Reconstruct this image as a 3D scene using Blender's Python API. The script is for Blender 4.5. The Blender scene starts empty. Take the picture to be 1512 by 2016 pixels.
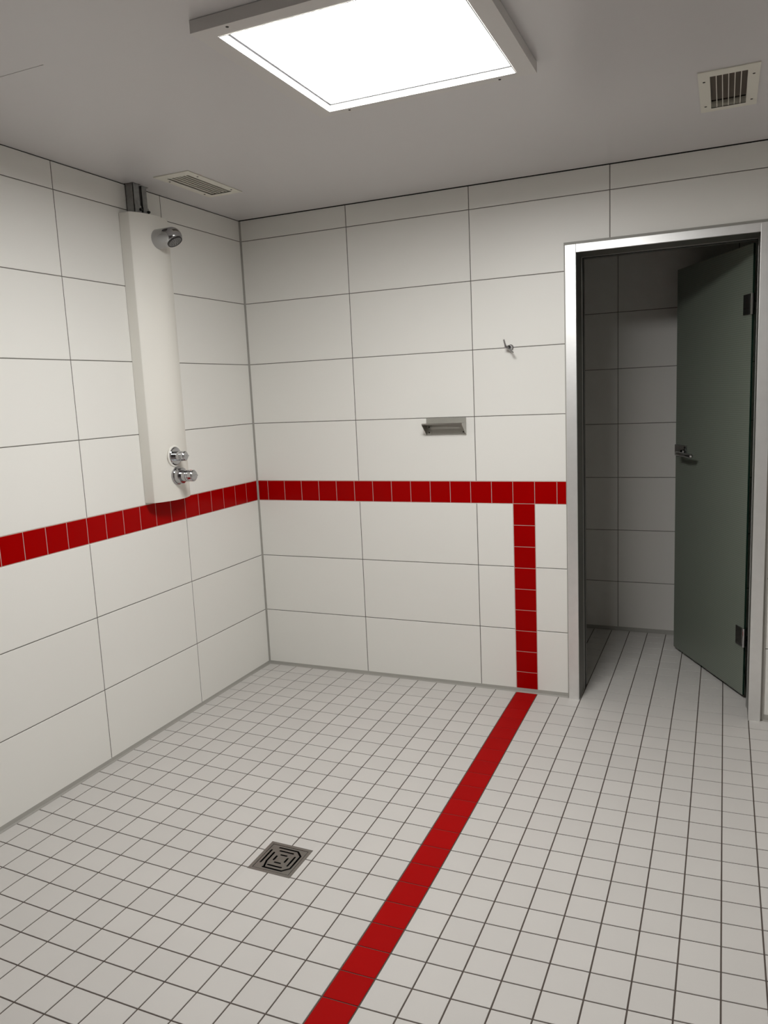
import bpy, bmesh, math, random
from mathutils import Vector, Matrix

S = bpy.context.scene
COL = S.collection
random.seed(7)

# ------------------------------------------------------------------ camera
CF, YAW, PITCH, ROLL = 1531.75, 0.41465, -0.15095, -0.04557
CPOS = Vector((2.25415, -3.47785, 1.41612))
_cy, _sy, _cp, _sp = math.cos(YAW), math.sin(YAW), math.cos(PITCH), math.sin(PITCH)
fwd = Vector((-_sy * _cp, _cy * _cp, _sp))
rgt = Vector((_cy, _sy, 0))
upv = rgt.cross(fwd)
r2 = rgt * math.cos(ROLL) + upv * math.sin(ROLL)
u2 = upv * math.cos(ROLL) - rgt * math.sin(ROLL)
cam = bpy.data.cameras.new('camera')
cam.sensor_fit = 'VERTICAL'
cam.sensor_height = 36.0
cam.sensor_width = 27.0
cam.lens = 36.0 * CF / 2016.0
cam.clip_start = 0.02
co = bpy.data.objects.new('camera', cam)
COL.objects.link(co)
m = Matrix((r2, u2, -fwd)).transposed().to_4x4()
m.translation = CPOS
co.matrix_world = m
S.camera = co

# ------------------------------------------------------------------ world, exposure
w = bpy.data.worlds.new('world')
S.world = w
w.use_nodes = True
w.node_tree.nodes['Background'].inputs[0].default_value = (0.8, 0.85, 0.9, 1)
w.node_tree.nodes['Background'].inputs[1].default_value = 0.0
S.view_settings.view_transform = 'Standard'
S.view_settings.look = 'None'
S.view_settings.exposure = 0.0
S.view_settings.gamma = 1.0
S.view_settings.use_curve_mapping = False
LAMP_STRENGTH = 40.0      # the ceiling panel's own light

# ------------------------------------------------------------------ measured sizes
XR0, TP = 1.3726, 0.1007                      # red strip and wall mosaic pitch
ZJ = [0.2922, 0.5926]
ZB0, ZB1 = 0.8893, 0.9922                     # red band
ZU = [1.2924, 1.5934, 1.8978, 2.2044]
ZC = 2.3053                                   # underside of the ceiling
RX, FY = 3.42, -5.00                          # right wall, wall behind the camera
DX0, DX1, DZ = 1.6165, 2.4300, 2.0135         # hole for the door frame in the tiling
BY = 1.095                                    # far wall of the room behind
BX0, BX1 = 1.25, 3.42

Q = {(0, 0): -0.04813, (0, 1): 0.01335, (0, 2): 0.02538, (0, 3): -0.01236, (1, 0): -0.00685,
     (1, 1): -0.01227, (1, 2): 0.00974, (2, 0): 0.01913, (2, 1): -0.01519, (3, 0): 0.00044}


def fz(x, y):
    """height of the floor, which falls gently to the drain"""
    y = min(y, 0.0)
    if y < -2.35:
        y = -2.35
    x = min(max(x, 0.0), 2.6)
    X, Y = x - 1.2, y + 1.4
    z = sum(c * X ** a * Y ** b for (a, b), c in Q.items())
    if z > -0.016:
        z = -0.016 + 0.012 * (1 - math.exp(-(z + 0.016) / 0.012))
    return z


# ------------------------------------------------------------------ materials
def mat(name, col, rough=0.5, metal=0.0, spec=0.5, coat=0.0):
    mt = bpy.data.materials.new(name)
    mt.use_nodes = True
    b = mt.node_tree.nodes['Principled BSDF']
    b.inputs['Base Color'].default_value = (*col, 1)
    b.inputs['Roughness'].default_value = rough
    b.inputs['Metallic'].default_value = metal
    b.inputs['Specular IOR Level'].default_value = spec
    b.inputs['Coat Weight'].default_value = coat
    return mt


def vary(mt, amount=0.03, noise=0.0, nscale=8.0, bump=0.0, bscale=300.0, rvar=0.0):
    """per tile tint (random per island), soft blotches and fine relief"""
    nt = mt.node_tree
    N, L = nt.nodes, nt.links
    b = N['Principled BSDF']
    col = tuple(b.inputs['Base Color'].default_value)
    geo = N.new('ShaderNodeNewGeometry')
    mr = N.new('ShaderNodeMapRange')
    mr.inputs[3].default_value = 1 - amount
    mr.inputs[4].default_value = 1 + amount
    L.new(geo.outputs['Random Per Island'], mr.inputs[0])
    tc = N.new('ShaderNodeTexCoord')
    nz = N.new('ShaderNodeTexNoise')
    nz.inputs['Scale'].default_value = nscale
    nz.inputs['Detail'].default_value = 4
    L.new(tc.outputs['Object'], nz.inputs['Vector'])
    mr2 = N.new('ShaderNodeMapRange')
    mr2.inputs[3].default_value = 1 - noise
    mr2.inputs[4].default_value = 1 + noise
    L.new(nz.outputs['Fac'], mr2.inputs[0])
    mu = N.new('ShaderNodeMath')
    mu.operation = 'MULTIPLY'
    L.new(mr.outputs[0], mu.inputs[0])
    L.new(mr2.outputs[0], mu.inputs[1])
    vm = N.new('ShaderNodeVectorMath')
    vm.operation = 'SCALE'
    vm.inputs[0].default_value = col[:3]
    L.new(mu.outputs[0], vm.inputs['Scale'])
    L.new(vm.outputs[0], b.inputs['Base Color'])
    if bump > 0:
        n2 = N.new('ShaderNodeTexNoise')
        n2.inputs['Scale'].default_value = bscale
        n2.inputs['Detail'].default_value = 3
        L.new(tc.outputs['Object'], n2.inputs['Vector'])
        bp = N.new('ShaderNodeBump')
        bp.inputs['Strength'].default_value = bump
        bp.inputs['Distance'].default_value = 0.001
        L.new(n2.outputs['Fac'], bp.inputs['Height'])
        L.new(bp.outputs[0], b.inputs['Normal'])
    return mt


M = {}
M['wall_tile'] = vary(mat('white_wall_tile', (0.815, 0.805, 0.765), 0.42, spec=0.45), 0.012, 0.008, 3, 0.05, 120)
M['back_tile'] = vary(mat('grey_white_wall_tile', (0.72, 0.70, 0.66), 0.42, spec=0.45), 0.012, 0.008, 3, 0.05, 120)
M['wall_red'] = vary(mat('glossy_red_wall_tile', (0.34, 0.0004, 0.0005), 0.18, spec=0.05), 0.03, 0.0)
M['dim_tile'] = vary(mat('low_bounce_grey_tile', (0.30, 0.30, 0.29), 0.5), 0.02, 0.0)  # unseen surfaces, set darker to cut the light they bounce
M['grout'] = vary(mat('grey_wall_grout', (0.145, 0.135, 0.12), 0.9), 0.0, 0.12, 20)
M['light_grout'] = vary(mat('pale_wall_grout', (0.50, 0.36, 0.32), 0.9), 0.0, 0.1, 30)
M['floor_tile'] = vary(mat('off_white_floor_tile', (0.565, 0.545, 0.52), 0.48, spec=0.4), 0.022, 0.025, 6, 0.15, 500)
M['floor_red'] = vary(mat('red_floor_tile', (0.35, 0.003, 0.003), 0.6, spec=0.04), 0.03, 0.03, 9, 0.15, 500)
M['floor_grout'] = vary(mat('dark_floor_grout', (0.075, 0.058, 0.048), 0.9), 0.0, 0.25, 25)
M['silicone'] = vary(mat('grey_silicone_joint', (0.34, 0.33, 0.30), 0.5), 0.0, 0.05, 20)
M['ceiling'] = vary(mat('satin_white_ceiling_panel', (0.63, 0.612, 0.612), 0.28, spec=0.5), 0.0, 0.01, 2, 0.02, 60)
M['dark_void'] = mat('dark_void', (0.03, 0.028, 0.025), 0.9)
M['plaster'] = mat('plain_wall_core', (0.45, 0.43, 0.40), 0.9)
M['alu'] = vary(mat('anodised_aluminium_frame', (0.86, 0.86, 0.85), 0.42, metal=0.86), 0.0, 0.05, 30, 0.03, 200)
M['alu_light'] = mat('light_aluminium_edge', (0.42, 0.42, 0.40), 0.35, metal=0.4)
M['alu_shaded'] = vary(mat('shade_toned_jamb_aluminium', (0.17, 0.165, 0.15), 0.45, metal=0.7), 0.0, 0.05, 30)  # frame aluminium with the reveal's shade put into its colour
M['rubber'] = mat('black_rubber_gasket', (0.012, 0.012, 0.012), 0.6)
M['cream'] = mat('cream_white_enamel', (0.83, 0.81, 0.75), 0.5, spec=0.35)
M['housing'] = mat('white_lamp_housing', (0.66, 0.64, 0.62), 0.4, spec=0.4)
M['reflector'] = mat('white_lamp_reflector', (0.62, 0.62, 0.60), 0.5, spec=0.2)
M['lamp_edge'] = mat('grey_lamp_edge', (0.15, 0.15, 0.16), 0.6, spec=0.1)
M['chrome'] = mat('chrome', (0.47, 0.47, 0.48), 0.05, metal=1.0)
M['nozzle'] = mat('dark_spray_face', (0.035, 0.035, 0.035), 0.35, metal=0.3)
M['spray'] = mat('grey_spray_plate', (0.22, 0.22, 0.22), 0.35, metal=0.5)
M['steel'] = vary(mat('brushed_stainless_steel', (0.42, 0.41, 0.38), 0.30, metal=1.0), 0.0, 0.05, 40, 0.04, 300)
M['steel_satin'] = vary(mat('satin_stainless_steel', (0.44, 0.43, 0.39), 0.55, metal=0.85), 0.0, 0.05, 40, 0.04, 300)
M['drain_steel'] = vary(mat('drain_stainless_steel', (0.34, 0.33, 0.31), 0.26, metal=1.0), 0.0, 0.08, 60, 0.04, 300)
M['zinc'] = vary(mat('galvanised_steel', (0.34, 0.345, 0.34), 0.42, metal=0.7), 0.0, 0.35, 60, 0.05, 150)
M['black'] = mat('black', (0.008, 0.008, 0.008), 0.5)
M['vent'] = mat('ivory_vent_plastic', (0.74, 0.72, 0.64), 0.45)
M['duct'] = mat('brown_duct_inside', (0.10, 0.085, 0.07), 0.8)
M['duct_metal'] = mat('vent_damper_metal', (0.20, 0.17, 0.14), 0.5, metal=0.2)
M['screw'] = mat('dark_screw', (0.05, 0.045, 0.04), 0.5, metal=0.5)
M['red_mark'] = mat('red_temperature_mark', (0.55, 0.02, 0.03), 0.3)

em = bpy.data.materials.new('lit_diffuser')
em.use_nodes = True
nt = em.node_tree
nt.nodes.remove(nt.nodes['Principled BSDF'])
e = nt.nodes.new('ShaderNodeEmission')
e.inputs[0].default_value = (1.0, 0.995, 0.975, 1)
e.inputs[1].default_value = LAMP_STRENGTH
nt.links.new(e.outputs[0], nt.nodes['Material Output'].inputs[0])
M['lit'] = em


def glass_mat():
    """dark green tinted pane with a fine horizontal etched pattern"""
    mt = bpy.data.materials.new('green_patterned_glass')
    mt.use_nodes = True
    nt = mt.node_tree
    N, L = nt.nodes, nt.links
    N.remove(N['Principled BSDF'])
    out = N['Material Output']
    tc = N.new('ShaderNodeTexCoord')
    sx = N.new('ShaderNodeSeparateXYZ')
    L.new(tc.outputs['Object'], sx.inputs[0])
    ml = N.new('ShaderNodeMath'); ml.operation = 'MULTIPLY'
    ml.inputs[1].default_value = 2 * math.pi / 0.0092
    L.new(sx.outputs['Z'], ml.inputs[0])
    sn = N.new('ShaderNodeMath'); sn.operation = 'SINE'
    L.new(ml.outputs[0], sn.inputs[0])
    mr = N.new('ShaderNodeMapRange')
    mr.inputs[1].default_value = -1; mr.inputs[2].default_value = 1
    mr.inputs[3].default_value = 0.44; mr.inputs[4].default_value = 0.53
    L.new(sn.outputs[0], mr.inputs[0])
    dif = N.new('ShaderNodeBsdfDiffuse')
    dif.inputs[0].default_value = (0.60, 0.67, 0.56, 1)
    trl = N.new('ShaderNodeBsdfTranslucent')
    trl.inputs[0].default_value = (0.26, 0.31, 0.25, 1)
    mx0 = N.new('ShaderNodeMixShader'); mx0.inputs[0].default_value = 0.4
    L.new(dif.outputs[0], mx0.inputs[1]); L.new(trl.outputs[0], mx0.inputs[2])
    tr = N.new('ShaderNodeBsdfTransparent')
    tr.inputs[0].default_value = (0.66, 0.75, 0.66, 1)
    mx = N.new('ShaderNodeMixShader')
    L.new(mr.outputs[0], mx.inputs[0])
    L.new(tr.outputs[0], mx.inputs[1]); L.new(mx0.outputs[0], mx.inputs[2])
    gl = N.new('ShaderNodeBsdfGlossy')
    gl.inputs['Roughness'].default_value = 0.25
    fr = N.new('ShaderNodeFresnel'); fr.inputs[0].default_value = 1.4
    mx2 = N.new('ShaderNodeMixShader')
    L.new(fr.outputs[0], mx2.inputs[0])
    L.new(mx.outputs[0], mx2.inputs[1]); L.new(gl.outputs[0], mx2.inputs[2])
    L.new(mx2.outputs[0], out.inputs[0])
    return mt


M['glass'] = glass_mat()
M['glass_edge'] = mat('dark_green_glass_edge', (0.01, 0.03, 0.02), 0.1)


# ------------------------------------------------------------------ helpers
def link(name, bm, mats, parent=None, smooth=False, autos=False):
    me = bpy.data.meshes.new(name)
    bm.normal_update()
    bm.to_mesh(me)
    bm.free()
    if not isinstance(mats, (list, tuple)):
        mats = [mats]
    for q in mats:
        me.materials.append(q)
    if smooth or autos:
        for p in me.polygons:
            p.use_smooth = True
        if autos:
            me.set_sharp_from_angle(angle=math.radians(35))
    o = bpy.data.objects.new(name, me)
    COL.objects.link(o)
    if parent is not None:
        o.parent = parent
    return o


def struct(name, bm, mats, **k):
    o = link(name, bm, mats, **k)
    if o.parent is None:
        o['kind'] = 'structure'
    return o


def thing(name, label, cat, loc=(0, 0, 0), rot=None, group=None):
    o = bpy.data.objects.new(name, None)
    o.empty_display_size = 0.05
    COL.objects.link(o)
    o.location = loc
    if rot is not None:
        o.rotation_euler = rot
    o['label'] = label
    o['category'] = cat
    if group:
        o['group'] = group
    return o


def box(bm, a, b, mi=0, bevel=0.0, seg=2):
    x0, y0, z0 = [min(p, q) for p, q in zip(a, b)]
    x1, y1, z1 = [max(p, q) for p, q in zip(a, b)]
    r = bmesh.ops.create_cube(bm, size=1.0)
    vs = r['verts']
    for v in vs:
        v.co = Vector((x0 + (v.co.x + .5) * (x1 - x0), y0 + (v.co.y + .5) * (y1 - y0), z0 + (v.co.z + .5) * (z1 - z0)))
    fs = set(f for v in vs for f in v.link_faces)
    for f in fs:
        f.material_index = mi
    if bevel > 0:
        es = set(e for v in vs for e in v.link_edges)
        bmesh.ops.bevel(bm, geom=list(es), offset=bevel, segments=seg, profile=0.5, affect='EDGES', material=mi)


def cyl(bm, p0, p1, r, r1=None, n=32, mi=0, cap=True):
    p0, p1 = Vector(p0), Vector(p1)
    d = p1 - p0
    res = bmesh.ops.create_cone(bm, cap_ends=cap, segments=n, radius1=r, radius2=r if r1 is None else r1, depth=d.length)
    mtx = Matrix.Translation((p0 + p1) / 2) @ d.to_track_quat('Z', 'Y').to_matrix().to_4x4()
    bmesh.ops.transform(bm, matrix=mtx, verts=res['verts'])
    for f in set(f for v in res['verts'] for f in v.link_faces):
        f.material_index = mi
    return res['verts']


def lathe(bm, prof, origin, axis, n=40, mi=0):
    """prof: (distance along the axis, radius)"""
    origin, axis = Vector(origin), Vector(axis).normalized()
    q = axis.to_track_quat('Z', 'Y')
    rings = []
    for h, r in prof:
        if r < 1e-6:
            rings.append([bm.verts.new(origin + axis * h)])
        else:
            rings.append([bm.verts.new(origin + q @ Vector((r * math.cos(2 * math.pi * k / n), r * math.sin(2 * math.pi * k / n), h))) for k in range(n)])
    for a, b in zip(rings, rings[1:]):
        for k in range(n):
            k2 = (k + 1) % n
            if len(a) == 1 and len(b) == 1:
                continue
            if len(a) == 1:
                f = bm.faces.new((a[0], b[k2], b[k]))
            elif len(b) == 1:
                f = bm.faces.new((a[k], a[k2], b[0]))
            else:
                f = bm.faces.new((a[k], a[k2], b[k2], b[k]))
            f.material_index = mi


def tube(bm, pts, r, n=16, mi=0):
    pts = [Vector(p) for p in pts]
    rings = []
    prev = None
    for i, p in enumerate(pts):
        t = (pts[min(i + 1, len(pts) - 1)] - pts[max(i - 1, 0)]).normalized()
        if prev is None:
            a = t.orthogonal().normalized()
        else:
            a = (prev - t * prev.dot(t)).normalized()
        prev = a
        b = t.cross(a)
        rr = r[i] if isinstance(r, (list, tuple)) else r
        rings.append([bm.verts.new(p + a * rr * math.cos(2 * math.pi * k / n) + b * rr * math.sin(2 * math.pi * k / n)) for k in range(n)])
    for ra, rb in zip(rings, rings[1:]):
        for k in range(n):
            f = bm.faces.new((ra[k], ra[(k + 1) % n], rb[(k + 1) % n], rb[k]))
            f.material_index = mi
    for ring, flip in ((rings[0], True), (rings[-1], False)):
        f = bm.faces.new(list(reversed(ring)) if flip else ring)
        f.material_index = mi


def slab_with_holes(bm, x0, x1, y0, y1, z0, z1, holes, mi=0):
    """horizontal slab with rectangular holes"""
    xs = sorted({x0, x1, *[h[0] for h in holes], *[h[1] for h in holes]})
    ys = sorted({y0, y1, *[h[2] for h in holes], *[h[3] for h in holes]})
    V = {}

    def vert(x, y, z):
        k = (round(x, 6), round(y, 6), round(z, 6))
        if k not in V:
            V[k] = bm.verts.new((x, y, z))
        return V[k]
    solid = {}
    for i in range(len(xs) - 1):
        for j in range(len(ys) - 1):
            cx, cy = (xs[i] + xs[i + 1]) / 2, (ys[j] + ys[j + 1]) / 2
            solid[i, j] = not any(h[0] < cx < h[1] and h[2] < cy < h[3] for h in holes)
    for (i, j), s in solid.items():
        if not s:
            continue
        a, b, c, d = xs[i], xs[i + 1], ys[j], ys[j + 1]
        for q in (((a, c, z0), (a, d, z0), (b, d, z0), (b, c, z0)), ((a, c, z1), (b, c, z1), (b, d, z1), (a, d, z1))):
            bm.faces.new([vert(*p) for p in q]).material_index = mi
        if not solid.get((i - 1, j)):
            bm.faces.new([vert(*p) for p in ((a, c, z0), (a, c, z1), (a, d, z1), (a, d, z0))]).material_index = mi
        if not solid.get((i + 1, j)):
            bm.faces.new([vert(*p) for p in ((b, c, z0), (b, d, z0), (b, d, z1), (b, c, z1))]).material_index = mi
        if not solid.get((i, j - 1)):
            bm.faces.new([vert(*p) for p in ((a, c, z0), (b, c, z0), (b, c, z1), (a, c, z1))]).material_index = mi
        if not solid.get((i, j + 1)):
            bm.faces.new([vert(*p) for p in ((a, d, z0), (a, d, z1), (b, d, z1), (b, d, z0))]).material_index = mi


def tile_on(bm, fn, u0, u1, v0, v1, mi, bev=0.0012, drop=0.0012, bv=(1, 1, 1, 1)):
    """a tile: flat face with a narrow bevel down to the grout. fn(u, v, h) -> point"""
    if u1 - u0 < 0.004 or v1 - v0 < 0.004:
        return
    o = [bm.verts.new(fn(*p, -drop)) for p in ((u0, v0), (u1, v0), (u1, v1), (u0, v1))]
    i = [bm.verts.new(fn(*p, 0.0)) for p in ((u0 + bev * bv[0], v0 + bev * bv[2]), (u1 - bev * bv[1], v0 + bev * bv[2]), (u1 - bev * bv[1], v1 - bev * bv[3]), (u0 + bev * bv[0], v1 - bev * bv[3]))]
    bm.faces.new(i).material_index = mi
    for k in range(4):
        bm.faces.new((o[k], o[(k + 1) % 4], i[(k + 1) % 4], i[k])).material_index = mi


def cut_rect(rects, hole):
    out = []
    for (a, b, c, d, mi) in rects:
        h0, h1, h2, h3 = hole
        if h1 <= a or h0 >= b or h3 <= c or h2 >= d:
            out.append((a, b, c, d, mi))
            continue
        if h0 > a:
            out.append((a, h0, c, d, mi))
        if h1 < b:
            out.append((h1, b, c, d, mi))
        a2, b2 = max(a, h0), min(b, h1)
        if h2 > c:
            out.append((a2, b2, c, h2, mi))
        if h3 < d:
            out.append((a2, b2, h3, d, mi))
    return out


# ------------------------------------------------------------------ tiled walls
GW = 0.0016      # half joint
ZTOP = 2.36


def tiled_wall(name, fn, u0, u1, joints, red_u, holes=(), strip=None, rows=None, zb=-0.03, band=True, white='wall_tile', core=0.06):
    bm = bmesh.new()
    rects = []
    rows = rows or [zb] + ZJ + [ZB0]
    js = [u0] + [j for j in joints if u0 < j < u1] + [u1]

    def white_row(a, b):
        for p, q in zip(js, js[1:]):
            if strip and b <= ZB0 + 1e-6:
                for r in cut_rect([(p, q, a, b, 0)], (strip[0], strip[1], -9, 9)):
                    rects.append(r)
            else:
                rects.append((p, q, a, b, 0))
    for a, b in zip(rows, rows[1:]):
        white_row(a, b)
    if band:
        ru = [u0] + [r for r in red_u if u0 < r < u1] + [u1]
        for p, q in zip(ru, ru[1:]):
            rects.append((p, q, ZB0, ZB1, 1))
        if strip:
            zs = [ZB0 - k * TP for k in range(9)] + [zb]
            for b, a in zip(zs, zs[1:]):
                rects.append((strip[0], strip[1], a, b, 1))
        for a, b in zip([ZB1] + ZU, ZU + [ZTOP]):
            white_row(a, b)
    hs = list(holes)
    for r in rects:
        g = GW if r[4] == 0 else 0.0013
        for (a, b, c, d, mi) in cut_many([r], hs):
            own = [abs(p - q) < 1e-6 for p, q in zip((a, b, c, d), r)]
            k = [1 if o else 0 for o in own]
            tile_on(bm, fn, a + g * k[0], b - g * k[1], c + g * k[2], d - g * k[3], mi, bv=k)
    # pieces above the opening that belong to one tile are bridged by fine grout only
    # grout bed
    def bed(a, b, c, d, mi, depth=0.0012):
        for r in [q for q in cut_many([(a, b, c, d, mi)], hs)]:
            vs = [bm.verts.new(fn(*p, -depth)) for p in ((r[0], r[2]), (r[1], r[2]), (r[1], r[3]), (r[0], r[3]))]
            bm.faces.new(vs).material_index = mi
    if band:
        bed(u0, u1, ZB0 - 0.0035, ZB1 + 0.0035, 3)
        bed(u0, u1, ZB1 + 0.0035, ZTOP, 2)
        if strip:
            bed(strip[0] - 0.0030, strip[1] + 0.0030, zb, ZB0 - 0.0035, 3)
            bed(u0, strip[0] - 0.0030, zb, ZB0 - 0.0035, 2)
            bed(strip[1] + 0.0030, u1, zb, ZB0 - 0.0035, 2)
        else:
            bed(u0, u1, zb, ZB0 - 0.0035, 2)
    else:
        bed(u0, u1, zb, rows[-1], 2)
    # wall core behind the tiles
    zt = ZTOP if band else rows[-1]
    for r in cut_many([(u0, u1, zb, zt, 4)], hs):
        p = [fn(r[0], r[2], -0.002), fn(r[1], r[3], -core)]
        box(bm, p[0], p[1], 4)
    bmesh.ops.recalc_face_normals(bm, faces=bm.faces[:])
    o = struct(name, bm, [M[white], M['wall_red'], M['grout'], M['light_grout'], M['plaster']])
    return o


def cut_many(rects, holes):
    for h in holes:
        rects = cut_rect(rects, h)
    return rects


xj = [0.5934 + 0.6061 * k for k in range(-1, 6)]
ru = [XR0 + k * TP for k in range(-14, 22)]
# wall with the door (y = 0, faces -y)
tiled_wall('wall_back', lambda u, v, h: (u, -h, v), 0.0, RX, xj, ru, holes=[(DX0, DX1, -9, DZ)], strip=(XR0, XR0 + TP), core=0.10)
# left wall (x = 0, faces +x): u runs along -y
yj = [0.6070, 1.2102, 1.2102 + 0.6045, 1.2102 + 2 * 0.6045, 1.2102 + 3 * 0.6045, 1.2102 + 4 * 0.6045, 1.2102 + 5 * 0.6045, 1.2102 + 6 * 0.6045]
ry = [0.1063 + k * TP for k in range(-1, 50)]
tiled_wall('wall_left', lambda u, v, h: (h, -u, v), 0.0, -FY, yj, ry)
# walls out of view, closing the room
tiled_wall('wall_right', lambda u, v, h: (RX - h, -u, v), 0.0, -FY, [0.4 + 0.6045 * k for k in range(8)], [0.06 + TP * k for k in range(50)])
tiled_wall('wall_front', lambda u, v, h: (u, FY + h, v), 0.0, RX, [0.3 + 0.6045 * k for k in range(6)], [0.06 + TP * k for k in range(44)], white='dim_tile')
# room behind the door
brow = [-0.05, 0.2750, 0.5790, 0.8835, 1.1880, 1.4942, 1.8021, 2.1100, 2.36]
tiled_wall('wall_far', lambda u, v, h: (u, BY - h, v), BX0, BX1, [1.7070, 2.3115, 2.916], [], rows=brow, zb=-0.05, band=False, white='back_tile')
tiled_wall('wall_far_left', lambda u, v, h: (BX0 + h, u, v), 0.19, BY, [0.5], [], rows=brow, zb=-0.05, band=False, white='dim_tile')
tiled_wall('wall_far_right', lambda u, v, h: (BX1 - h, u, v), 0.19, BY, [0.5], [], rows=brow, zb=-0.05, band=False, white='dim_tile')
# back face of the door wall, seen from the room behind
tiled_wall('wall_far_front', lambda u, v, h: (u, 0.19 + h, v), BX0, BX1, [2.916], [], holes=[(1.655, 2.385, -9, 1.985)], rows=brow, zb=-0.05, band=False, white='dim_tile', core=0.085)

# ------------------------------------------------------------------ floor
FD = 0.0014


def floor():
    bm = bmesh.new()
    xs_l = [XR0 + k * 0.1001 for k in range(-14, 0)] + [XR0, XR0 + 0.1001] + [XR0 + 0.1001 * (k + 1) for k in range(1, 22)]
    xs = [x for x in xs_l if 0.012 < x < RX - 0.012]
    xs = [0.008] + xs + [RX - 0.008]
    ys_main = [-0.0060] + [-0.0997 - 0.0995 * k for k in range(0, 50)]
    ys_main = [y for y in ys_main if y > FY + 0.012] + [FY + 0.008]
    drain = (1.0, -1.5665)
    dh = (0.8980, 1.0510, -1.5970, -1.4440)

    def fn(u, v, h):
        return (u, v, fz(u, v) + h)

    def put(x0, x1, y0, y1, mi, holes=()):
        g = 0.0018
        for (a, b, c, d, q) in cut_many([(x0, x1, y0, y1, mi)], holes):
            k = [1 if abs(p - q2) < 1e-6 else 0 for p, q2 in zip((a, b, c, d), (x0, x1, y0, y1))]
            gy = 0.0013 if mi == 1 else g
            tile_on(bm, fn, a + g * k[0], b - g * k[1], c + gy * k[2], d - gy * k[3], mi, bev=0.0006, drop=FD, bv=k)
    for y1, y0 in zip(ys_main, ys_main[1:]):
        for x0, x1 in zip(xs, xs[1:]):
            red = abs(x0 - XR0) < 1e-4
            if y1 > -0.01 and x1 > 1.62 and x0 < 2.42:
                put(x0, x1, y0, 0.020, 0, holes=[(-9, 1.62, -0.006, 9), (2.42, 9, -0.006, 9)])
            else:
                put(x0, x1, y0, y1, 1 if red else 0, holes=[dh])
    # doorway
    yb = [0.020, 0.119, 0.218, 0.317, 0.416, 0.515, 0.614, 0.713, 0.812, 0.911, 1.010, BY - 0.008]
    for y0, y1 in zip(yb, yb[1:]):
        lo, hi = (1.640, 2.400) if y1 < 0.15 else (BX0 + 0.006, BX1 - 0.006)
        xx = [lo] + [x for x in xs_l if lo + 0.004 < x < hi - 0.004] + [hi]
        for x0, x1 in zip(xx, xx[1:]):
            if y0 < 0.15 < y1 and y0 > 0.1 and not (1.64 <= x0 and x1 <= 2.45):
                put(x0, x1, 0.192, y1, 0)
            else:
                put(x0, x1, y0, y1, 0)
    # grout bed following the falls of the floor
    def bedgrid(x0, x1, y0, y1, hole=None):
        nx, ny = max(1, round((x1 - x0) / 0.1)), max(1, round((y1 - y0) / 0.1))
        gx = [x0 + (x1 - x0) * i / nx for i in range(nx + 1)]
        gy = [y0 + (y1 - y0) * i / ny for i in range(ny + 1)]
        if hole:
            gx = sorted(set(gx) | {hole[0], hole[1]})
            gy = sorted(set(gy) | {hole[2], hole[3]})
        V = {}
        for i, a in enumerate(gx):
            for j, b in enumerate(gy):
                V[i, j] = bm.verts.new((a, b, fz(a, b) - FD + 0.0001))
        for i in range(len(gx) - 1):
            for j in range(len(gy) - 1):
                cx, cy = (gx[i] + gx[i + 1]) / 2, (gy[j] + gy[j + 1]) / 2
                if hole and hole[0] < cx < hole[1] and hole[2] < cy < hole[3]:
                    continue
                bm.faces.new((V[i, j], V[i + 1, j], V[i + 1, j + 1], V[i, j + 1])).material_index = 2
    bedgrid(0, RX, FY, 0.0, dh)
    bedgrid(1.62, 2.42, 0.0, 0.2)
    bedgrid(BX0, BX1, 0.2, BY)
    # screed below
    zb = -0.25
    for a, b in (((0, FY, zb), (RX, 0.0, -0.125)), ((BX0, 0.0, zb), (BX1, BY, -0.125))):
        box(bm, a, b, 3)
    bmesh.ops.recalc_face_normals(bm, faces=bm.faces[:])
    return struct('floor', bm, [M['floor_tile'], M['floor_red'], M['floor_grout'], M['plaster']])


floor()


# ------------------------------------------------------------------ silicone joints
def fillet(name, path, offs, base, size, n=20):
    """thin triangular bead along a joint; path: list of points on the joint line"""
    bm = bmesh.new()
    a, b = Vector(offs[0]), Vector(offs[1])
    rings = [[bm.verts.new(p + base), bm.verts.new(p + a * size), bm.verts.new(p + (a + b) * size * 0.36), bm.verts.new(p + b * size)] for p in path]
    for r, s in zip(rings, rings[1:]):
        for k in range(4):
            bm.faces.new((r[k], r[(k + 1) % 4], s[(k + 1) % 4], s[k]))
    bm.faces.new(rings[0])
    bm.faces.new(list(reversed(rings[-1])))
    bmesh.ops.recalc_face_normals(bm, faces=bm.faces[:])
    return struct(name, bm, M['silicone'])


Z0 = Vector((0, 0, 0))
fillet('trim_1', [Vector((0.0, 0.0, z)) for z in (-0.03, ZC - 0.0030)], ((1, 0, 0), (0, -1, 0)), Vector((-0.001, 0.001, 0)), 0.0075)


def floor_joint(name, pts, side):
    bm = bmesh.new()
    s = Vector(side)
    rings = []
    for p in pts:
        z = fz(p[0], p[1])
        q = Vector((p[0], p[1], z))
        top = 0.004
        rings.append([bm.verts.new(v) for v in (q - s * 0.001 + Vector((0, 0, -0.006)), Vector((p[0], p[1], max(z, -0.022) * 0 + top)) - s * 0.001,
                                               Vector((p[0], p[1], top)) + s * 0.0008, Vector((p[0], p[1], z + 0.0045)) + s * 0.0045,
                                               q + s * 0.0105 + Vector((0, 0, 0.0004)), q + s * 0.0105 + Vector((0, 0, -0.006)))])
    for r, t in zip(rings, rings[1:]):
        for k in range(6):
            bm.faces.new((r[k], r[(k + 1) % 6], t[(k + 1) % 6], t[k]))
    bm.faces.new(rings[0]); bm.faces.new(list(reversed(rings[-1])))
    bmesh.ops.recalc_face_normals(bm, faces=bm.faces[:])
    return struct(name, bm, M['silicone'])


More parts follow.
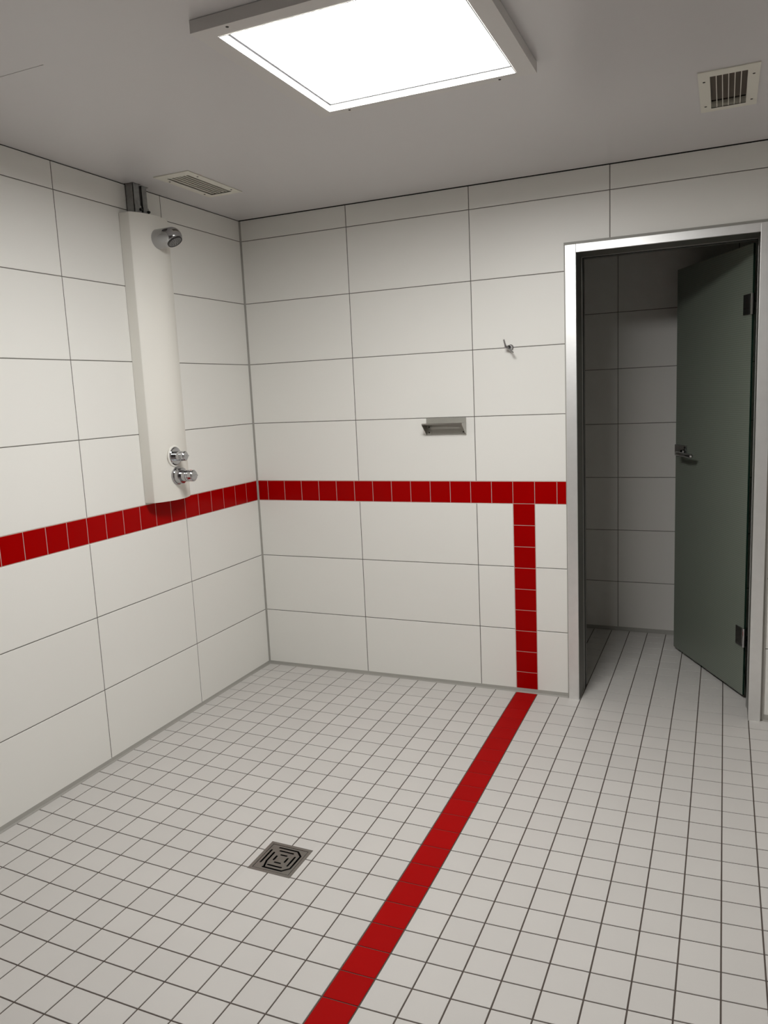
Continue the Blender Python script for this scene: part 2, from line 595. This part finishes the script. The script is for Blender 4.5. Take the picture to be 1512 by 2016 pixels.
floor_joint('trim_2', [(0, -0.1 * k) for k in range(0, 51)], (1, 0, 0))
floor_joint('trim_3', [(0.1 * k, 0) for k in range(0, 17)] + [(DX0, 0)], (0, -1, 0))
floor_joint('trim_4', [(DX1 + 0.1 * k, 0) for k in range(0, 10)], (0, -1, 0))
floor_joint('trim_5', [(BX0 + 0.1 * k, BY) for k in range(0, 22)], (0, -1, 0))

# ------------------------------------------------------------------ ceiling
VL = (0.2465, -0.6500)      # vent centres
VR = (2.2485, -0.6500)
VW, VD = 0.104, 0.300       # vent opening
G = 0.008
bm = bmesh.new()
holes = [(c[0] - VW / 2 - 0.006, c[0] + VW / 2 + 0.006, c[1] - VD / 2 - 0.006, c[1] + VD / 2 + 0.006) for c in (VL, VR)]
notch = [(0.0, 0.047, -0.8290, -0.7790), (0.0, 0.040, -0.7700, -0.7250)]
seam = [(G, 0.605, -1.8088, -1.8064)]
slab_with_holes(bm, G, RX - G, FY + G, -G, ZC, ZC + 0.012, holes + notch + seam)
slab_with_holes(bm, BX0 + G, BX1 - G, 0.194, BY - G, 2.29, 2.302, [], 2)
# dark void above the panels
box(bm, (-0.05, FY - 0.05, 2.40), (RX + 0.05, BY + 0.05, 2.42), 1)
bmesh.ops.recalc_face_normals(bm, faces=bm.faces[:])
struct('ceiling', bm, [M['ceiling'], M['dark_void'], M['dim_tile']])

# black strip painting the shade where the ceiling panels stop short of the walls
bm = bmesh.new()
zg0, zg1 = ZC - 0.0030, ZC + 0.030
box(bm, (0.0, FY, zg0), (0.0006, 0.0, zg1))
box(bm, (RX - 0.0006, FY, zg0), (RX, 0.0, zg1))
box(bm, (0.0, -0.0006, zg0), (RX, 0.0, zg1))
box(bm, (0.0, FY, zg0), (RX, FY + 0.0006, zg1))
struct('gap_shade_strip', bm, M['black'])

# ------------------------------------------------------------------ lamp
LX0, LX1, LY0, LY1 = 1.0815, 1.7605, -1.8215, -1.1645
lamp = thing('panel_light', 'square white recessed-panel ceiling light glowing bright white in a raised box frame', 'ceiling light', ((LX0 + LX1) / 2, (LY0 + LY1) / 2, ZC))
Lc = Vector(lamp.location)
OX0, OX1, OY0, OY1 = 1.1290, 1.7115, -1.7780, -1.1990
H = 0.030
bm = bmesh.new()
slab_with_holes(bm, LX0 - Lc.x, LX1 - Lc.x, LY0 - Lc.y, LY1 - Lc.y, -H, -0.0015, [(OX0 - Lc.x, OX1 - Lc.x, OY0 - Lc.y, OY1 - Lc.y)])
bmesh.ops.recalc_face_normals(bm, faces=bm.faces[:])
link('frame', bm, M['housing'], lamp)
bm = bmesh.new()


def ring(bm, prof, mi=0):
    """prof: (inset from opening, z)"""
    rs = []
    for ins, z in prof:
        a, b, c, d = OX0 + ins - Lc.x, OX1 - ins - Lc.x, OY0 + ins - Lc.y, OY1 - ins - Lc.y
        rs.append([bm.verts.new(p) for p in ((a, c, z), (b, c, z), (b, d, z), (a, d, z))])
    for r, s in zip(rs, rs[1:]):
        for k in range(4):
            bm.faces.new((r[k], r[(k + 1) % 4], s[(k + 1) % 4], s[k])).material_index = mi


ring(bm, [(0.0002, -H - 0.0015), (0.0025, -H - 0.0015), (0.0035, -H + 0.001), (0.0070, -0.0150)])
ring(bm, [(0.0070, -0.0150), (0.0140, -0.0150), (0.0140, -0.0135)], 1)
link('reflector', bm, [M['reflector'], M['lamp_edge']], lamp)
bm = bmesh.new()
a, b, c, d = OX0 + 0.0135 - Lc.x, OX1 - 0.0135 - Lc.x, OY0 + 0.0135 - Lc.y, OY1 - 0.0135 - Lc.y
box(bm, (a, c, -0.0140), (b, d, -0.004), 0)
link('diffuser', bm, M['lit'], lamp)
for sx, sy in ((1.1770, -1.8080), (1.1895, -1.1810), (1.6570, -1.1750), (1.6600, -1.8000)):
    bm = bmesh.new()
    lathe(bm, [(0, 0), (0, 0.0042), (0.0012, 0.0034), (0.0014, 0)], (sx - Lc.x, sy - Lc.y, -H + 0.0002), (0, 0, -1), 16)
    link('screw', bm, M['screw'], lamp, smooth=True)


# ------------------------------------------------------------------ vents
def vent(c, label, nsl, louvre, tilt):
    t = thing('air_vent', label, 'ceiling vent', (c[0], c[1], ZC), group=None)
    hw, hd = 0.0845, 0.1930
    bm = bmesh.new()
    slab_with_holes(bm, -hw, hw, -hd, hd - 0.012, -0.0035, -0.0004, [(-VW / 2, VW / 2, -VD / 2, VD / 2)])
    # flange lining the opening
    for a, b in (((-VW / 2 - 0.002, -VD / 2, -0.003), (-VW / 2, VD / 2, 0.018)), ((VW / 2, -VD / 2, -0.003), (VW / 2 + 0.002, VD / 2, 0.018)),
                 ((-VW / 2, -VD / 2 - 0.002, -0.003), (VW / 2, -VD / 2, 0.018)), ((-VW / 2, VD / 2, -0.003), (VW / 2, VD / 2 + 0.002, 0.018))):
        box(bm, a, b)
    link('cover_plate', bm, M['vent'], t)
    for k in range(nsl):
        x = -VW / 2 + VW * (k + 1) / (nsl + 1) if nsl == 5 else -VW / 2 + VW * (k + 0.6) / nsl
        bm = bmesh.new()
        if nsl == 5:
            box(bm, (x - 0.0011, -VD / 2, -0.002), (x + 0.0011, VD / 2, 0.012))
        else:
            box(bm, (x - 0.0014, -VD / 2, -0.0045), (x + 0.0014, VD / 2, 0.0045))
            bmesh.ops.rotate(bm, cent=(x, 0, 0), matrix=Matrix.Rotation(math.radians(tilt), 3, 'Y'), verts=bm.verts[:])
            bmesh.ops.translate(bm, vec=(0, 0, 0.0040), verts=bm.verts[:])
        link('slat', bm, M['vent'], t)
    bm = bmesh.new()
    for a, b in (((-VW / 2 - 0.004, -VD / 2 - 0.004, 0.018), (-VW / 2, VD / 2 + 0.004, 0.088)), ((VW / 2, -VD / 2 - 0.004, 0.018), (VW / 2 + 0.004, VD / 2 + 0.004, 0.088)),
                 ((-VW / 2, -VD / 2 - 0.004, 0.018), (VW / 2, -VD / 2, 0.088)), ((-VW / 2, VD / 2, 0.018), (VW / 2, VD / 2 + 0.004, 0.088)),
                 ((-VW / 2, -VD / 2, 0.084), (VW / 2, VD / 2, 0.088))):
        box(bm, a, b)
    link('duct', bm, M['duct'], t)
    if louvre:
        for k in range(17):
            bm = bmesh.new()
            y = -VD / 2 + 0.010 + k * 0.0168
            box(bm, (-VW / 2, y - 0.006, -0.0006), (VW / 2, y + 0.006, 0.0006))
            bmesh.ops.rotate(bm, cent=(0, y, 0), matrix=Matrix.Rotation(math.radians(-48), 3, 'X'), verts=bm.verts[:])
            bmesh.ops.translate(bm, vec=(0, 0, 0.022), verts=bm.verts[:])
            link('louvre', bm, M['duct_metal'], t)
    for sx in (-1, 1):
        for sy in (-0.112, 0.122):
            bm = bmesh.new()
            lathe(bm, [(0, 0), (0, 0.0042), (0.0012, 0.0034), (0.0016, 0)], (sx * 0.0685, sy, -0.0034), (0, 0, -1), 16)
            link('screw', bm, M['screw'], t, smooth=True)
    return t


vent(VL, 'ivory slatted ceiling vent near the left wall, beside the shower panel rails', 6, False, -12)
vent(VR, 'ivory ceiling vent with dark louvred opening, above the glass door', 5, True, 0)


# ------------------------------------------------------------------ floor drain
dc = (0.9745, -1.5205)
dr = thing('shower_drain', 'square stainless steel floor drain with concentric slotted grate', 'floor drain', (dc[0], dc[1], fz(*dc)))
gx_, gy_ = (fz(dc[0] + .07, dc[1]) - fz(dc[0] - .07, dc[1])) / .14, (fz(dc[0], dc[1] + .07) - fz(dc[0], dc[1] - .07)) / .14
dr.rotation_euler = (math.atan(gy_), -math.atan(gx_), 0)
hs = 0.0770
bm = bmesh.new()
slab_with_holes(bm, -hs, hs, -hs, hs, -0.010, 0.0006, [(-hs + 0.0115, hs - 0.0115, -hs + 0.0115, hs - 0.0115)])
link('drain_frame', bm, M['drain_steel'], dr)
bm = bmesh.new()
box(bm, (-hs + 0.004, -hs + 0.004, -0.060), (hs - 0.004, hs - 0.004, -0.057))
for a, b in (((-hs + .004, -hs + .004, -.06), (-hs + .007, hs - .004, -.010)), ((hs - .007, -hs + .004, -.06), (hs - .004, hs - .004, -.010)),
             ((-hs + .007, -hs + .004, -.06), (hs - .007, -hs + .007, -.010)), ((-hs + .007, hs - .007, -.06), (hs - .007, hs - .004, -.010))):
    box(bm, a, b)
link('drain_body', bm, M['black'], dr)


def slot_grate():
    """grate plate with real slots, cut by a boolean done in a grid of cells"""
    n = 180
    half = hs - 0.0130
    cell = 2 * half / n
    ce = 0.35          # fraction
    def seg(px, py, ax, ay, bx, by, r):
        dx, dy = bx - ax, by - ay
        t = max(0, min(1, ((px - ax) * dx + (py - ay) * dy) / (dx * dx + dy * dy + 1e-12)))
        return math.hypot(px - ax - t * dx, py - ay - t * dy) < r
    slots = []
    r = 0.0032
    # outer ring, with chamfered corners and gaps
    o = 0.0535; c = 0.034
    slots += [(-c, o, c, o), (o, c, o, -c), (c, -o, -c, -o), (-o, -c, -o, c)]
    slots += [(c, o, o, c), (c, -o, o, -c)]
    i2 = 0.0385; c2 = 0.024
    slots += [(-c2, i2, c2, i2), (i2, c2, i2, -c2), (c2, -i2, -c2, -i2), (-i2, -c2, -i2, c2)]
    i3 = 0.0205; c3 = 0.0095
    slots += [(-c3, i3, c3, i3), (i3, c3, i3, -c3), (c3, -i3, -c3, -i3), (-i3, -c3, -i3, c3)]
    slots += [(-i2, -c2, -0.030, -o)]
    grid = {}
    for i in range(n):
        for j in range(n):
            x, y = -half + (i + .5) * cell, -half + (j + .5) * cell
            grid[i, j] = not any(seg(x, y, *s, r) for s in slots)
    bm = bmesh.new()
    V = {}

    def v(i, j, z):
        if (i, j, z) not in V:
            V[i, j, z] = bm.verts.new((-half + i * cell, -half + j * cell, z))
        return V[i, j, z]
    zt, zb = 0.0002, -0.0022
    for (i, j), s in grid.items():
        if not s:
            continue
        bm.faces.new((v(i, j, zt), v(i + 1, j, zt), v(i + 1, j + 1, zt), v(i, j + 1, zt)))
        for di, dj, a, b in ((-1, 0, (i, j + 1), (i, j)), (1, 0, (i + 1, j), (i + 1, j + 1)), (0, -1, (i, j), (i + 1, j)), (0, 1, (i + 1, j + 1), (i, j + 1))):
            if not grid.get((i + di, j + dj)):
                bm.faces.new((v(*a, zt), v(*a, zb), v(*b, zb), v(*b, zt)))
    return bm


gr = link('grate', slot_grate(), M['drain_steel'], dr)

# ------------------------------------------------------------------ shower column
PY0, PY1, PZ0, PZ1 = -0.8765, -0.6320, 1.0010, 2.1840
PE, PB = 0.050, 0.088      # depth at the edge and at the middle
pc = (PY0 + PY1) / 2
col = thing('shower_unit', 'tall cream-white wall-mounted shower unit with chrome head and two chrome valves on the left wall', 'shower', (0.0015, pc, PZ0))
bm = bmesh.new()
n = 28
w2 = (PY1 - PY0) / 2
prof = [(0.0, -w2), (PE, -w2)]
R = (w2 * w2 + (PB - PE) ** 2) / (2 * (PB - PE))
for k in range(1, n):
    y = -w2 + 2 * w2 * k / n
    prof.append((PB - R + math.sqrt(R * R - y * y), y))
prof += [(PE, w2), (0.0, w2)]
ht = PZ1 - PZ0
lo = [bm.verts.new((x, y, 0)) for x, y in prof]
hi = [bm.verts.new((x, y, ht)) for x, y in prof]
for k in range(len(prof)):
    k2 = (k + 1) % len(prof)
    bm.faces.new((lo[k], lo[k2], hi[k2], hi[k]))
bm.faces.new(list(reversed(lo)))
bm.faces.new(hi)
bmesh.ops.recalc_face_normals(bm, faces=bm.faces[:])
edges = [e for e in bm.edges if abs(e.verts[0].co.z - e.verts[1].co.z) < 1e-6 or (abs(abs(e.verts[0].co.y) - w2) < 1e-6 and e.verts[0].co.x > 0.01 and abs(e.verts[1].co.x - PE) < 1e-6)]
bmesh.ops.bevel(bm, geom=edges, offset=0.0022, segments=2, profile=0.5, affect='EDGES')
link('panel_body', bm, M['cream'], col, autos=True)

XF = PB - 0.001
# head
hz = up_z = 2.090 - PZ0
hy = -0.7530 - pc
bm = bmesh.new()
rr = 0.0400
sph_c = Vector((XF + 0.072, hy, hz))
prof = [(0.0, 0.0), (0.0, rr), (0.02, rr), (0.076, rr)] + [(0.076 + rr * math.sin(math.radians(a)), rr * math.cos(math.radians(a))) for a in range(8, 90, 8)] + [(0.076 + rr, 0)]
lathe(bm, prof, (XF - 0.004, hy, hz), (1, 0, 0), 48)
bmesh.ops.remove_doubles(bm, verts=bm.verts[:], dist=1e-5)
ang = math.radians(32)
nrm = Vector((math.sin(ang), 0, -math.cos(ang)))
cutp = sph_c + nrm * 0.0215
# flatten the underside of the rounded end only
for v in bm.verts:
    dd = (v.co - cutp).dot(nrm)
    if dd > 0 and v.co.x > sph_c.x - 0.030:
        v.co -= nrm * dd
bmesh.ops.recalc_face_normals(bm, faces=bm.faces[:])
head = link('shower_head', bm, M['chrome'], col, autos=True)
head['label'] = 'chrome shower head'
bm = bmesh.new()
lathe(bm, [(-0.003, 0.0325), (0.0035, 0.0322), (0.0045, 0.0305), (0.0045, 0.0270), (0.0030, 0.0265)], cutp + Vector((0.0, 0, 0)), nrm, 40)
link('rim', bm, M['nozzle'], head, smooth=False, autos=True)
bm = bmesh.new()
lathe(bm, [(0.0, 0.0), (0.0, 0.0268), (0.0032, 0.0266), (0.0034, 0.0)], cutp, nrm, 32)
t1 = nrm.orthogonal().normalized()
t2 = nrm.cross(t1)
for rad, cnt in ((0.008, 6), (0.015, 10), (0.0205, 14)):
    for k in range(cnt):
        a = 2 * math.pi * k / cnt
        p = cutp + nrm * 0.0034 + t1 * rad * math.cos(a) + t2 * rad * math.sin(a)
        cyl(bm, p - nrm * 0.001, p + nrm * 0.0012, 0.0014, n=8, mi=1)
link('spray_face', bm, [M['spray'], M['nozzle']], head)


def valve(name, label, y, z, rose, body, length, rad, mark):
    o = Vector((XF, y - pc, z - PZ0))
    ax = Vector((1, 0, 0))
    bm = bmesh.new()
    prof = [(-0.004, 0), (-0.004, rose), (0.004, rose), (0.0075, rose - 0.004), (0.0075, 0.0)] if not body else \
        [(-0.004, 0), (-0.004, rose), (0.004, rose), (0.0065, rose - 0.003), (0.0065, rose - 0.006), (0.0065, body), (0.026, body), (0.030, body - 0.003), (0.030, 0)]
    lathe(bm, prof, o, ax, 48)
    bmesh.ops.recalc_face_normals(bm, faces=bm.faces[:])
    rs = link(name, bm, M['chrome'], col, autos=True)
    rs['label'] = label
    bm = bmesh.new()
    s = 0.007 if not body else 0.028
    lathe(bm, [(s, 0), (s, rad), (length * 0.60, rad), (length * 0.60, rad - 0.0015), (length * 0.64, rad - 0.0015), (length * 0.64, rad), (length * 0.72, rad),
               (length * 0.72, rad - 0.001), (length * 0.75, rad - 0.001), (length * 0.75, rad), (length - 0.004, rad), (length, rad - 0.004), (length, 0)], o, ax, 40)
    bmesh.ops.recalc_face_normals(bm, faces=bm.faces[:])
    kn = link('handle', bm, M['chrome'], rs, autos=True)
    bm = bmesh.new()
    # raised grip across the end of the handle
    box(bm, o + Vector((length - 0.001, -rad * 0.82, -0.003)), o + Vector((length + 0.004, rad * 0.82, 0.003)), 0, 0.0012)
    link('grip', bm, M['chrome'], rs)
    if mark:
        bm = bmesh.new()
        box(bm, o + Vector((length * 0.80, -0.004, rad - 0.0006)), o + Vector((length * 0.84, 0.004, rad + 0.0006)))
        link('temperature_mark', bm, M['red_mark'], rs)
        for k in range(3):
            a = math.radians(200 + 22 * k)
            p = o + Vector((length * 0.68, math.cos(a) * rad, math.sin(a) * rad * -0.6))
            bm = bmesh.new()
            box(bm, p - Vector((0.0012,) * 3), p + Vector((0.0012,) * 3))
            link('scale_dot', bm, M['black'], rs)
    return rs


valve('stop_valve', 'chrome stop valve', -0.7640, 1.1905, 0.0395, 0, 0.058, 0.0205, False)
valve('mixer_valve', 'chrome thermostatic mixer valve', -0.7560, 1.1050, 0.0400, 0.0345, 0.088, 0.0245, True)
bm = bmesh.new()
lathe(bm, [(-0.004, 0.0395), (-0.004, 0.0470), (0.0015, 0.0465), (0.0022, 0.0450), (0.0022, 0.0395)], (XF + 0.0006, -0.7640 - pc, 1.1905 - PZ0), (1, 0, 0), 48)
bmesh.ops.recalc_face_normals(bm, faces=bm.faces[:])
link('sealing_ring', bm, M['cream'], col, smooth=True)

# brackets between column and ceiling
for y0, y1, xd in ((-0.8255, -0.7830, 0.040), (-0.7665, -0.7290, 0.033)):
    bm = bmesh.new()
    z0, z1 = PZ1 - 0.012 - PZ0, 2.372 - PZ0
    a, b = y0 - pc, y1 - pc
    # U channel open to the right
    box(bm, (0.001, a, z0), (xd, a + 0.0025, z1), 0)
    box(bm, (0.001, a, z0), (0.0035, b, z1), 0)
    box(bm, (xd - 0.0025, a, z0), (xd, b - 0.006, z1), 0)
    box(bm, (0.001, b - 0.0025, z0), (xd * 0.55, b, z1), 0)
    link('support_rail', bm, M['zinc'], col)['label'] = 'grey galvanised support rail'
    bm = bmesh.new()
    box(bm, (xd - 0.001, a + 0.003, PZ1 - PZ0 + 0.001), (xd + 0.0025, b - 0.003, PZ1 - PZ0 + 0.038), 0, 0.001)
    cyl(bm, (xd + 0.002, (a + b) / 2 + 0.010, PZ1 - PZ0 + 0.022), (xd + 0.009, (a + b) / 2 + 0.010, PZ1 - PZ0 + 0.022), 0.0062, n=6, mi=1)
    cyl(bm, (xd + 0.002, (a + b) / 2 + 0.010, PZ1 - PZ0 + 0.022), (xd + 0.012, (a + b) / 2 + 0.010, PZ1 - PZ0 + 0.022), 0.0035, n=12, mi=1)
    link('clamp', bm, [M['zinc'], M['black']], col)

# ------------------------------------------------------------------ soap shelf
sx0, sx1, sz0, szt, szm = 0.9640, 1.1600, 1.2120, 1.2905, 1.2670
sh = thing('soap_shelf', 'small brushed steel soap shelf with a row of drain holes, on the back wall', 'shelf', ((sx0 + sx1) / 2, -0.0013, sz0))
hwid = (sx1 - sx0) / 2
T = 0.0018
bm = bmesh.new()
box(bm, (-hwid, -T, 0), (hwid, 0, szt - sz0))
for s in (-1, 1):
    box(bm, (s * (hwid - T), -T - 0.0016, 0), (s * (hwid - 0.026), -T, szm - sz0 - 0.003))
link('back_plate', bm, M['steel_satin'], sh)
SD = 0.066
bm = bmesh.new()
hl = []
for k in range(9):
    cx = -0.064 + k * 0.016
    hl.append((cx - 0.0042, cx + 0.0042, -0.038, -0.026))
slab_with_holes(bm, -hwid, hwid, -SD, -T, szm - sz0 - T, szm - sz0, hl)
box(bm, (-hwid, -SD - T, szm - sz0 - 0.005), (hwid, -SD, szm - sz0 + 0.002))
bmesh.ops.recalc_face_normals(bm, faces=bm.faces[:])
link('tray', bm, M['steel'], sh)
for s in (-1, 1):
    bm = bmesh.new()
    x0, x1 = s * hwid, s * (hwid - T)
    pts = [(-T, szm - sz0 - T), (-SD, szm - sz0 - T), (-SD, szm - sz0 - 0.007), (-0.006, 0.0), (-T, 0.0)]
    A = [bm.verts.new((x0, p[0], p[1])) for p in pts]
    B = [bm.verts.new((x1, p[0], p[1])) for p in pts]
    bm.faces.new(A); bm.faces.new(list(reversed(B)))
    for k in range(5):
        bm.faces.new((A[k], A[(k + 1) % 5], B[(k + 1) % 5], B[k]))
    bmesh.ops.recalc_face_normals(bm, faces=bm.faces[:])
    link('side_bracket', bm, M['steel'], sh)
    for z in (0.012, 0.038):
        bm = bmesh.new()
        lathe(bm, [(0, 0.0034), (0.0016, 0.0028), (0.0020, 0)], (s * (hwid - 0.014), -T - 0.0016, z), (0, -1, 0), 16)
        link('screw', bm, M['screw'], sh, smooth=True)

# ------------------------------------------------------------------ robe hook
hk = thing('coat_hook', 'small chrome coat hook with one prong up and one prong down, on the tiled wall', 'hook', (1.3770, -0.0013, 1.5935))
bm = bmesh.new()
lathe(bm, [(0.0, 0.0), (0.0, 0.0130), (0.004, 0.0130), (0.005, 0.0110), (0.012, 0.0105), (0.030, 0.0095), (0.032, 0.008), (0.032, 0.0)], (0, 0, 0), (0, -1, 0), 28)
bmesh.ops.recalc_face_normals(bm, faces=bm.faces[:])
link('base', bm, M['chrome'], hk, autos=True)
bm = bmesh.new()
tube(bm, [(-0.002, -0.024, 0.0), (-0.009, -0.028, 0.0003), (-0.0145, -0.031, 0.001), (-0.0160, -0.034, 0.010), (-0.0195, -0.044, 0.034)], [0.0080, 0.0085, 0.0075, 0.0042, 0.0038], 14)
link('prong', bm, M['chrome'], hk, autos=True)
bm = bmesh.new()
tube(bm, [(-0.001, -0.026, -0.004), (0.004, -0.032, -0.009), (0.0225, -0.052, -0.0245)], [0.0042, 0.0042, 0.0038], 14)
link('prong', bm, M['chrome'], hk, autos=True)

# ------------------------------------------------------------------ door frame
FX0, FX1, FZ1 = 1.6225, 2.4180, 2.0020       # outer faces of the frame
IX0, IX1, IZ1 = 1.6680, 2.3720, 1.9680       # clear opening
FP = 0.018                                   # stands proud of the tiles
JD = 0.200


def zf(x):
    return fz(x, -0.02) - 0.001


dfr = bpy.data.objects.new('door_1', None)
COL.objects.link(dfr)
dfr.location = (0, 0, 0)
dfr['kind'] = 'structure'
bm = bmesh.new()
zb = -0.034
box(bm, (FX0, -FP, zb), (IX0, JD, FZ1), 0, 0.0012, 2)
box(bm, (IX1, -FP, zb), (FX1, JD, FZ1), 0, 0.0012, 2)
box(bm, (IX0, -FP, IZ1), (IX1, JD, FZ1), 0, 0.0012, 2)
link('door_frame', bm, M['alu'], dfr)
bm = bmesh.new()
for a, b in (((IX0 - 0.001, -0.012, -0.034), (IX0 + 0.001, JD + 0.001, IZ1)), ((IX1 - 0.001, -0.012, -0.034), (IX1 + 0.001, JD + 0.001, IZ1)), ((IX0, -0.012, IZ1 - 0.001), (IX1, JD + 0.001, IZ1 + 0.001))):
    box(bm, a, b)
link('jamb_shade', bm, M['alu_shaded'], dfr)  # thin dark sheets added over the reveal to paint its shade
bm = bmesh.new()     # light stop edge inside the jambs
for a, b in (((IX0, 0.120, -0.03), (IX0 + 0.0035, 0.126, IZ1)), ((IX1 - 0.0035, 0.120, -0.03), (IX1, 0.126, IZ1)), ((IX0, 0.120, IZ1 - 0.0035), (IX1, 0.126, IZ1))):
    box(bm, a, b)
link('door_stop', bm, M['alu_light'], dfr)
bm = bmesh.new()
for a, b in (((IX0, 0.129, -0.03), (IX0 + 0.0045, 0.146, IZ1)), ((IX1 - 0.0045, 0.129, -0.03), (IX1, 0.146, IZ1)), ((IX0, 0.129, IZ1 - 0.0045), (IX1, 0.146, IZ1))):
    box(bm, a, b)
link('gasket', bm, M['rubber'], dfr)
bm = bmesh.new()
for a, b in (((DX0 - 0.001, -0.0025, -0.035), (FX0, 0.0, DZ)), ((FX1, -0.0045, -0.035), (DX1 + 0.001, 0.0, DZ)), ((DX0 - 0.001, -0.0045, FZ1), (DX1 + 0.001, 0.0, DZ + 0.001))):
    box(bm, a, b)
link('sealant', bm, M['silicone'], dfr)

# ------------------------------------------------------------------ glass door leaf (stands open into the room behind)
Hg = Vector((2.3580, 0.2220, 0.0))
dd = Vector((-0.4647, 0.8855, 0.0))

# local x runs from hinge to free edge, local +y faces the camera side
WD, HD = 0.703, 1.968
bm = bmesh.new()
box(bm, (0, -0.004, 0), (WD, 0.004, HD), 0)
for f in bm.faces:
    f.material_index = 0 if abs(f.normal.y) > 0.9 else 1
bm.normal_update()
for f in bm.faces:
    f.material_index = 0 if abs(f.normal.y) > 0.9 else 1
leaf = link('glass_leaf', bm, [M['glass'], M['glass_edge']], dfr)
leaf.location = (Hg.x, Hg.y, -0.004)
leaf.rotation_euler = (0, 0, math.atan2(dd.y, dd.x))
for z in (0.270, 1.722):
    bm = bmesh.new()
    box(bm, (0.003, 0.0041, z - 0.043), (0.058, 0.012, z + 0.043), 0, 0.0015)
    box(bm, (0.003, -0.012, z - 0.043), (0.058, -0.0041, z + 0.043), 0, 0.0015)
    cyl(bm, (-0.006, 0.008, z - 0.043), (-0.006, 0.008, z + 0.043), 0.006, n=20)
    box(bm, (-0.006, 0.003, z - 0.030), (0.004, 0.011, z + 0.030))
    h = link('hinge', bm, M['chrome'], leaf)
LZ = 1.063
bm = bmesh.new()
box(bm, (WD - 0.128, 0.0041, LZ - 0.029), (WD - 0.003, 0.012, LZ + 0.029), 0, 0.002)
box(bm, (WD - 0.128, -0.012, LZ - 0.029), (WD - 0.003, -0.0041, LZ + 0.029), 0, 0.002)
lock = link('lock_case', bm, M['chrome'], leaf)
for s in (1, -1):
    bm = bmesh.new()
    sp = WD - 0.112
    lathe(bm, [(0.0, 0.0), (0.0, 0.0255), (0.005, 0.0255), (0.008, 0.022), (0.008, 0.012), (0.016, 0.0095)], (sp, s * 0.0115, LZ - 0.002), (0, s, 0), 32)
    zc = LZ - 0.008
    pts = [(sp, s * 0.016, zc), (sp, s * 0.040, zc), (sp - 0.003, s * 0.050, zc), (sp - 0.012, s * 0.056, zc), (sp - 0.03, s * 0.057, zc), (sp - 0.145, s * 0.055, zc - 0.003), (sp - 0.165, s * 0.053, zc - 0.003), (sp - 0.172, s * 0.052, zc - 0.003)]
    tube(bm, pts, [0.009, 0.009, 0.010, 0.0105, 0.0105, 0.0105, 0.0095, 0.004], 20)
    bmesh.ops.recalc_face_normals(bm, faces=bm.faces[:])
    link('lever', bm, M['chrome'], leaf, autos=True)
